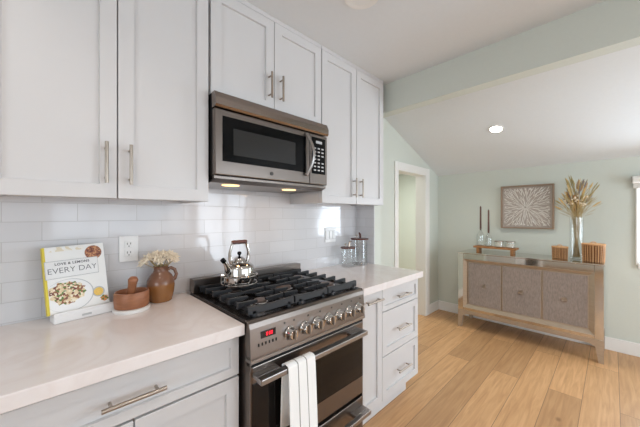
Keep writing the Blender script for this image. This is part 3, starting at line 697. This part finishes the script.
for px_, py_ in ((-.15, .62), (.62, -.05)):  # out-of-view downlights, added to brighten the worktop
    q = thing('ceiling_light', 'added unseen recessed downlight over the worktop side of the room', 'ceiling light', (px_, py_, CZ), 'added unseen downlights')
    b = NB(); lathe(b, [(.058, 0), (.075, -.006), (.088, -.006), (.091, 0)], (px_, py_, CZ), n=32); link('trim_ring', b, 'trim', q, True)
    b = NB(); lathe(b, [(0, -.001), (.06, -.001), (.06, -.003), (0, -.003)], (px_, py_, CZ), n=32); link('lens', b, 'lamp', q)
    kd_ = bpy.data.lights.new('added_downlight', 'SPOT'); kd_.energy = 15; kd_.color = (1, .90, .82); kd_.spot_size = 2.5; kd_.spot_blend = .9; kd_.shadow_soft_size = .07
    ko = bpy.data.objects.new('added_downlight', kd_); COL.objects.link(ko); ko.parent = q; ko.location = (0, 0, -.03)
area('hall_fill_light', (3.6, 2.4, 2.08), (0, 0, 0), .5, .4, 14, (.97, 1, .94))  # unseen area light without a fixture, added to brighten the hall

# ------------------------------------------------------------------ console
cx0, cx1, cy0, cy1, ch = 3.60, 4.018, .055, 1.305, .895
t = thing('console_cabinet', 'champagne and mirrored console cabinet with three woven doors against the sage wall', 'console', (3.81, .68, 0))
b = NB(); box(b, cx0-.004, cx1, cy0-.006, cy1+.006, ch-.014, ch, .003); link('mirrored_top', b, 'mirror', t)
# carcass
b = NB(); box(b, cx0+.028, cx1, cy0+.004, cy1-.004, .20, ch-.014); link('body', b, 'champagne', t)
# outer face frame, mirrored
def frame_x(b, xf, xb, y0, y1, z0, z1, wy, wt, wb):
    box(b, xf, xb, y0, y0+wy, z0, z1, .003); box(b, xf, xb, y1-wy, y1, z0, z1, .003)
    box(b, xf, xb, y0+wy, y1-wy, z1-wt, z1, .003); box(b, xf, xb, y0+wy, y1-wy, z0, z0+wb, .003)
b = NB(); frame_x(b, cx0, cx0+.03, cy0, cy1, .205, ch-.014, .062, .068, .05); link('mirrored_frame', b, 'mirror', t)
# bevelled champagne moulding inside it
def bevel_frame(b, y0, y1, z0, z1, w_, xo, xi):
    O = [(y0, z0), (y1, z0), (y1, z1), (y0, z1)]; I = [(y0+w_, z0+w_), (y1-w_, z0+w_), (y1-w_, z1-w_*.8), (y0+w_, z1-w_*.8)]
    vo = [b.verts.new((xo, *p)) for p in O]; vi = [b.verts.new((xi, *p)) for p in I]; vb = [b.verts.new((cx0+.029, *p)) for p in O]; vc = [b.verts.new((cx0+.029, *p)) for p in I]
    for i in range(4):
        j = (i+1) % 4
        b.faces.new((vo[i], vo[j], vi[j], vi[i])); b.faces.new((vo[i], vb[i], vb[j], vo[j])); b.faces.new((vi[i], vi[j], vc[j], vc[i])); b.faces.new((vb[i], vc[i], vc[j], vb[j]))
b = NB(); bevel_frame(b, cy0+.06, cy1-.06, .243, .816, .042, cx0-.012, cx0+.012); link('bevelled_moulding', b, 'champagne', t)
# bottom apron and legs
b = NB(); prism(b, [(cy0+.04, .21), (cy0+.04, .13), (cy0+.10, .165), (cy1-.10, .165), (cy1-.04, .13), (cy1-.04, .21)], 'X', cx0-.002, cx0+.022); link('apron', b, 'champagne', t)
for (xa, xb) in ((cx0-.004, cx0+.045), (cx1-.05, cx1)):
    for (ya, yb, s) in ((cy0, cy0+.06, 1), (cy1-.06, cy1, -1)):
        b = NB(); yo = ya if s > 0 else yb
        prism(b, [(yo, 0), (yo+s*.034, 0), (yo+s*.060, .16), (yo+s*.060, .21), (yo, .21)], 'X', xa, xb); link('leg', b, 'champagne', t)
doors = [(.852, 1.195), (.500, .848), (.153, .496)]
for i, (a, c) in enumerate(doors):
    d = link('door', rbox(cx0+.008, cx0+.028, a, c, .284, .784, .002), 'champagne', t)
    link('woven_panel', rbox(cx0+.004, cx0+.010, a+.008, c-.008, .292, .776, .001), 'grasscloth', d)
    yc = (a+c)/2
    b = NB(); lathe(b, [(0, -.002), (.021, -.003), (.021, .001), (0, .002)], (cx0+.003, yc, .527), 'X', 20); tube(b, [Vector((cx0-.002, yc, .517)) + Vector((0, .020*math.cos(k*PI/10), .020*math.sin(k*PI/10))) for k in range(21)], .0032, 6); link('ring_pull', b, 'nickel', d, True)
TOP = ch

# wooden riser tray
t = thing('wooden_riser', 'small warm-wood riser board on the left end of the console', 'riser', (3.82, .965, TOP))
link('board', rbox(3.755, 3.885, .745, 1.185, TOP+.048, TOP+.070, .004), 'riser', t)
for y in (.79, 1.14): link('foot', rbox(3.765, 3.875, y-.014, y+.014, TOP, TOP+.048, .002), 'riser', t)
RT = TOP+.070
def bottle(cx, cy, r, h, label):
    t = thing('bottle_candle_holder', label, 'candle holder', (cx, cy, RT))
    b = NB(); lathe(b, [(0, 0), (r*.95, 0), (r, .004), (r, h*.55), (r*.93, h*.64), (r*.5, h*.78), (r*.32, h*.86), (r*.30, h*.97), (r*.38, h), (r*.26, h), (r*.22, h*.86), (r*.42, h*.76), (r*.86, h*.62), (r*.93, h*.54), (r*.93, .008), (0, .008)], (cx, cy, RT), n=32); link('bottle', b, 'glass', t, True)
def candle(cx, cy, z0, z1, label):
    b = NB(); lathe(b, [(0, z0), (.0085, z0), (.0105, z0+.03), (.0085, z1-.01), (.005, z1), (0, z1+.001)], (cx, cy, 0), n=18); tube(b, [(cx, cy, z1), (cx+.001, cy, z1+.010)], .0012, 6, mi=1)
    o = link('taper_candle', b, ['wax', 'dark'], smooth=True, org=(cx, cy, z0)); tag(o, label, 'candle')
bottle(3.83, 1.125, .042, .215, 'taller clear bottle candle holder at the left end of the wooden riser')
candle(3.83, 1.125, RT+.188, 1.445, 'taller dark brown taper candle in the left clear bottle')
bottle(3.80, 1.030, .038, .175, 'shorter clear bottle candle holder second along the wooden riser')
candle(3.80, 1.030, RT+.155, 1.400, 'shorter dark brown taper candle in the second clear bottle')
def jar(cx, cy, label, wx):
    t = thing('jar_candle', label, 'candle', (cx, cy, RT))
    r, h = .046, .072
    b = NB(); lathe(b, [(0, 0), (r*.96, 0), (r, .004), (r, h), (r-.003, h), (r-.003, .008), (0, .008)], (cx, cy, RT), n=32); link('glass_cup', b, 'glass', t, True)
    b = NB(); lathe(b, [(0, .0085), (r-.0036, .0085), (r-.0036, .046), (0, .045)], (cx, cy, RT), n=32); link('wax', b, wx, t, True)
    b = NB(); lathe(b, [(r+.0005, h-.012), (r+.003, h-.012), (r+.003, h+.001), (r+.0005, h+.001)], (cx, cy, RT), n=32); link('rim_band', b, 'nickel', t, True)
jar(3.81, .925, 'low glass jar candle beside the taper bottles on the riser', 'cream_wax')
jar(3.81, .812, 'low glass jar candle at the right end of the wooden riser', 'cream_wax')

# baskets
def basket(cx, cy, r, h, label):
    t = thing('wicker_basket', label, 'basket', (cx, cy, TOP))
    n = 30; b = NB(); prev = None; rows = 13
    grid = []
    for k in range(rows*2+1):
        z = TOP + .004 + (h-.016)*k/(rows*2); ring = []
        for i in range(n*2):
            a = PI*i/n; wv = .0028*math.sin(PI*k/2*1.0 + (i % 2)*PI) if k % 2 else 0
            rr = r*(.92 + .08*math.sin(PI*.5*k/(rows*2)+.3)) + wv + (.003 if i % 4 < 2 else -.001)
            ring.append(b.verts.new((cx+rr*math.cos(a), cy+rr*math.sin(a), z)))
        grid.append(ring)
    for A, B in zip(grid, grid[1:]):
        for i in range(n*2): b.faces.new((A[i], A[(i+1) % (n*2)], B[(i+1) % (n*2)], B[i]))
    b.faces.new(grid[0][::-1]); bmesh.ops.solidify(b, geom=b.faces[:], thickness=.003)
    link('woven_side', b, 'wicker_dark', t)
    b = NB()
    for i in range(26):
        a = 2*PI*i/26; tube(b, [(cx+r*.97*math.cos(a), cy+r*.97*math.sin(a), TOP+.002), (cx+r*1.03*math.cos(a), cy+r*1.03*math.sin(a), TOP+h-.006)], .0036, 6)
    st = link('stakes', b, 'wicker', t, True)
    b = NB()
    for q in range(2):
        tube(b, [(cx+(r*1.02+.004*math.cos(20*a_+q*PI))*math.cos(a_), cy+(r*1.02+.004*math.cos(20*a_+q*PI))*math.sin(a_), TOP+h-.006+.004*math.sin(20*a_+q*PI)) for a_ in [2*PI*j/120 for j in range(121)]], .0045, 6)
    link('braided_rim', b, 'wicker', t, True)
    b = NB(); lathe(b, [(0, h-.012), (r*.93, h-.012), (r*.93, h-.004), (r*.3, h+.004), (0, h+.005)], (cx, cy, TOP), n=32); tube(b, arc((cx, cy, TOP+h), .02, 0, PI, 10, 'YZ', .016), .004, 8); link('lid', b, 'wicker', t, True)
basket(3.80, .378, .060, .122, 'smaller round wicker basket left of the glass vase on the console')
basket(3.75, .128, .078, .172, 'larger round wicker basket at the right end of the console')

# vase with dried stems
vx, vy = 3.86, .255
t = thing('glass_vase', 'tall clear glass cylinder vase of dried stems on the console', 'vase', (vx, vy, TOP))
b = NB(); vr, vh = .052, .42
lathe(b, [(0, 0), (vr*.97, 0), (vr, .004), (vr*1.02, vh), (vr*1.02-.0035, vh), (vr-.0035, .022), (vr*.8, .016), (0, .016)], (vx, vy, TOP), n=40); link('cylinder', b, 'glass', t, True)
kinds = [('straw', 'dried_wheat', 'golden wheat-like dried stalk in the tall glass vase', 'golden dried stalks in the vase', 20), ('olive', 'dried_reed', 'olive grassy dried reed in the tall glass vase', 'olive dried reeds in the vase', 22), ('rust', 'dried_plume', 'rust-brown dried plume in the tall glass vase', 'rust dried plumes in the vase', 9), ('mauve', 'dried_lavender', 'grey-mauve dried spray in the tall glass vase', 'grey dried sprays in the vase', 9), ('pods', 'dried_seedpod', 'pale papery seedpods on a dried stalk in the tall glass vase', 'pale seedpods in the vase', 7)]
idx = 0
for kd, nm, lab, grp, cnt in kinds:
    for q in range(cnt):
        idx += 1
        a = idx*2.399+random.uniform(-.3, .3); sp_ = random.uniform(.1, 1)
        hgt = random.uniform(.60, .86) - .10*sp_
        rad = (.165 if kd in ('straw', 'olive') else .11)*sp_ + .01
        if kd == 'pods': rad = .085*sp_+.02; a = PI+random.uniform(-1.0, 1.5); hgt = random.uniform(.53, .66)
        bx, by = vx - .032*math.cos(a)*random.random(), vy - .032*math.sin(a)*random.random()
        tx, ty = vx + rad*math.cos(a)*.75, vy + rad*math.sin(a)
        tx = min(tx, FX-.03)
        P0 = Vector((bx, by, TOP+.02)); P2 = Vector((tx, ty, TOP+hgt))
        Pr = Vector((vx + .040*math.cos(a)*sp_, vy + .040*math.sin(a)*sp_, TOP+.41))
        pts = [P0, P0.lerp(Pr, .5), Pr]
        for s in (.25, .5, .75, 1):
            p = Pr.lerp(P2, s); p = p + Vector((math.cos(a), math.sin(a), 0))*(-.022*math.sin(PI*s)); p.x = min(p.x, FX-.02); pts.append(p)
        b = NB(); tube(b, pts, .0015, 5, mi=1)
        D = (pts[-1]-pts[-2]).normalized()
        if kd == 'pods':
            for k in range(5):
                p = pts[-1] + Vector((random.uniform(-.03, .02), random.uniform(-.035, .035), random.uniform(-.05, .03)))
                p.x = min(p.x, FX-.02)
                tube(b, [pts[-2], p], .0009, 4, mi=1)
                lathe(b, [(0, -.007), (.008, -.003), (.0095, .002), (.004, .007), (0, .008)], p, 'X', 8)
        else:
            # leaf blades along the stalk
            for k in range(3):
                u = random.uniform(.1, .9); c = Pr.lerp(pts[-1], u); ph = random.uniform(0, 2*PI)
                e = c + D*random.uniform(.05, .10) + Vector((math.cos(ph), math.sin(ph), -.2))*random.uniform(.012, .035); e.x = min(e.x, FX-.01)
                tube(b, [c, c.lerp(e, .5)+D*.012, e], [.0012, .0022, .0004], 4, mi=1)
            L_ = random.uniform(.05, .12) if kd != 'rust' else random.uniform(.08, .13); st0 = pts[-1]-D*L_*.8
            nk = 12
            for k in range(nk):
                u = k/(nk-1); c = st0 + D*L_*u
                for z_ in range(3):
                    ph = z_*2.09+k*1.1
                    side = Vector((math.cos(ph), math.sin(ph), .2)); side = (side - D*side.dot(D)).normalized()
                    rr = {'rust': .0065, 'straw': .0048, 'olive': .0032, 'mauve': .004}[kd]*math.sin(PI*(.15+.8*u))*random.uniform(.7, 1.4)
                    tip = c + side*rr*2.0 + D*random.uniform(.008, .022); tip.x = min(tip.x, FX-.006)
                    tube(b, [c, c+side*rr+D*.005, tip], [.0012, .0026, .0004], 5)
        o = link(nm, b, [kd, 'stem'], org=(bx, by, TOP+.02)); tag(o, lab, 'dried flower', grp)

# ------------------------------------------------------------------ artwork
ay0, ay1, az0, az1 = .445, .952, 1.18, 1.685
t = thing('wall_art', 'square framed relief of white branching strips on the sage wall above the console', 'wall art', (FX, (ay0+ay1)/2, (az0+az1)/2))
fxf = FX-.045
b = NB(); fw = .016
box(b, fxf, FX-.001, ay0, ay0+fw, az0, az1, .002); box(b, fxf, FX-.001, ay1-fw, ay1, az0, az1, .002); box(b, fxf, FX-.001, ay0+fw, ay1-fw, az0, az0+fw, .002); box(b, fxf, FX-.001, ay0+fw, ay1-fw, az1-fw, az1, .002); link('frame', b, 'framewood', t)
link('backing', rbox(FX-.02, FX-.002, ay0+fw, ay1-fw, az0+fw, az1-fw), 'artboard', t)
b = NB(); ac = ((ay0+ay1)/2+.01, (az0+az1)/2-.005); H_ = (ay1-ay0)/2-.03
def strip(y0, z0, y1, z1, w0, lift=0):
    d = Vector((y1-y0, z1-z0)); 
    if d.length < .004: return
    nrm = Vector((-d.y, d.x)).normalized()*w0
    poly = [(y0-nrm.x*.4, z0-nrm.y*.4), ((y0+y1)/2-nrm.x, (z0+z1)/2-nrm.y), (y1-nrm.x*.2, z1-nrm.y*.2), (y1+nrm.x*.2, z1+nrm.y*.2), ((y0+y1)/2+nrm.x, (z0+z1)/2+nrm.y), (y0+nrm.x*.4, z0+nrm.y*.4)]
    prism(b, poly, 'X', FX-.026-lift, FX-.018)
rnd = random.Random(3)
def inside(y, z): return abs(y-(ay0+ay1)/2) < H_ and abs(z-(az0+az1)/2) < H_
kq = 0
for lev, (n, r0, r1) in enumerate(((11, .010, .090), (20, .070, .155), (30, .135, .22), (38, .195, .285), (42, .26, .345))):
    for i in range(n):
        a = 2*PI*(i+.5*(lev % 2))/n + rnd.uniform(-.07, .07)
        r0_ = r0 + rnd.uniform(-.012, .012)*(lev > 0); r1_ = r1 + rnd.uniform(-.015, .015)
        for s_ in (-1, 1):
            a2 = a + s_*rnd.uniform(.05, .12)*(2 if lev == 0 else 1)
            y0_, z0_ = ac[0]+r0_*math.cos(a), ac[1]+r0_*math.sin(a); y1_, z1_ = ac[0]+r1_*math.cos(a2), ac[1]+r1_*math.sin(a2)
            k = 1.0
            while k > .1 and not inside(y0_+(y1_-y0_)*k, z0_+(z1_-z0_)*k): k -= .1
            if inside(y0_, z0_): kq += 1; strip(y0_, z0_, y0_+(y1_-y0_)*k, z0_+(z1_-z0_)*k, .0028, (kq % 7)*.0004)
link('branch_relief', b, 'artwhite', t)

# roller blind
t = thing('roller_blind', 'rolled-up white fabric blind above the bright window', 'blind', (FX-.03, -.63, 1.665))
b = NB(); lathe(b, [(0, -1.135), (.034, -1.135), (.034, -.13), (0, -.13)], (FX-.055, 0, 1.672), 'Y', 28); box(b, FX-.024, FX-.0195, -1.13, -.135, 1.60, 1.672); box(b, FX-.028, FX-.017, -1.13, -.135, 1.590, 1.603, .002); link('roll', b, 'blind', t, True)
b = NB()
for y in (-1.145, -.126): box(b, FX-.075, FX-.0165, y, y+.006, 1.648, 1.70, .002)
link('bracket', b, 'nickel', t)
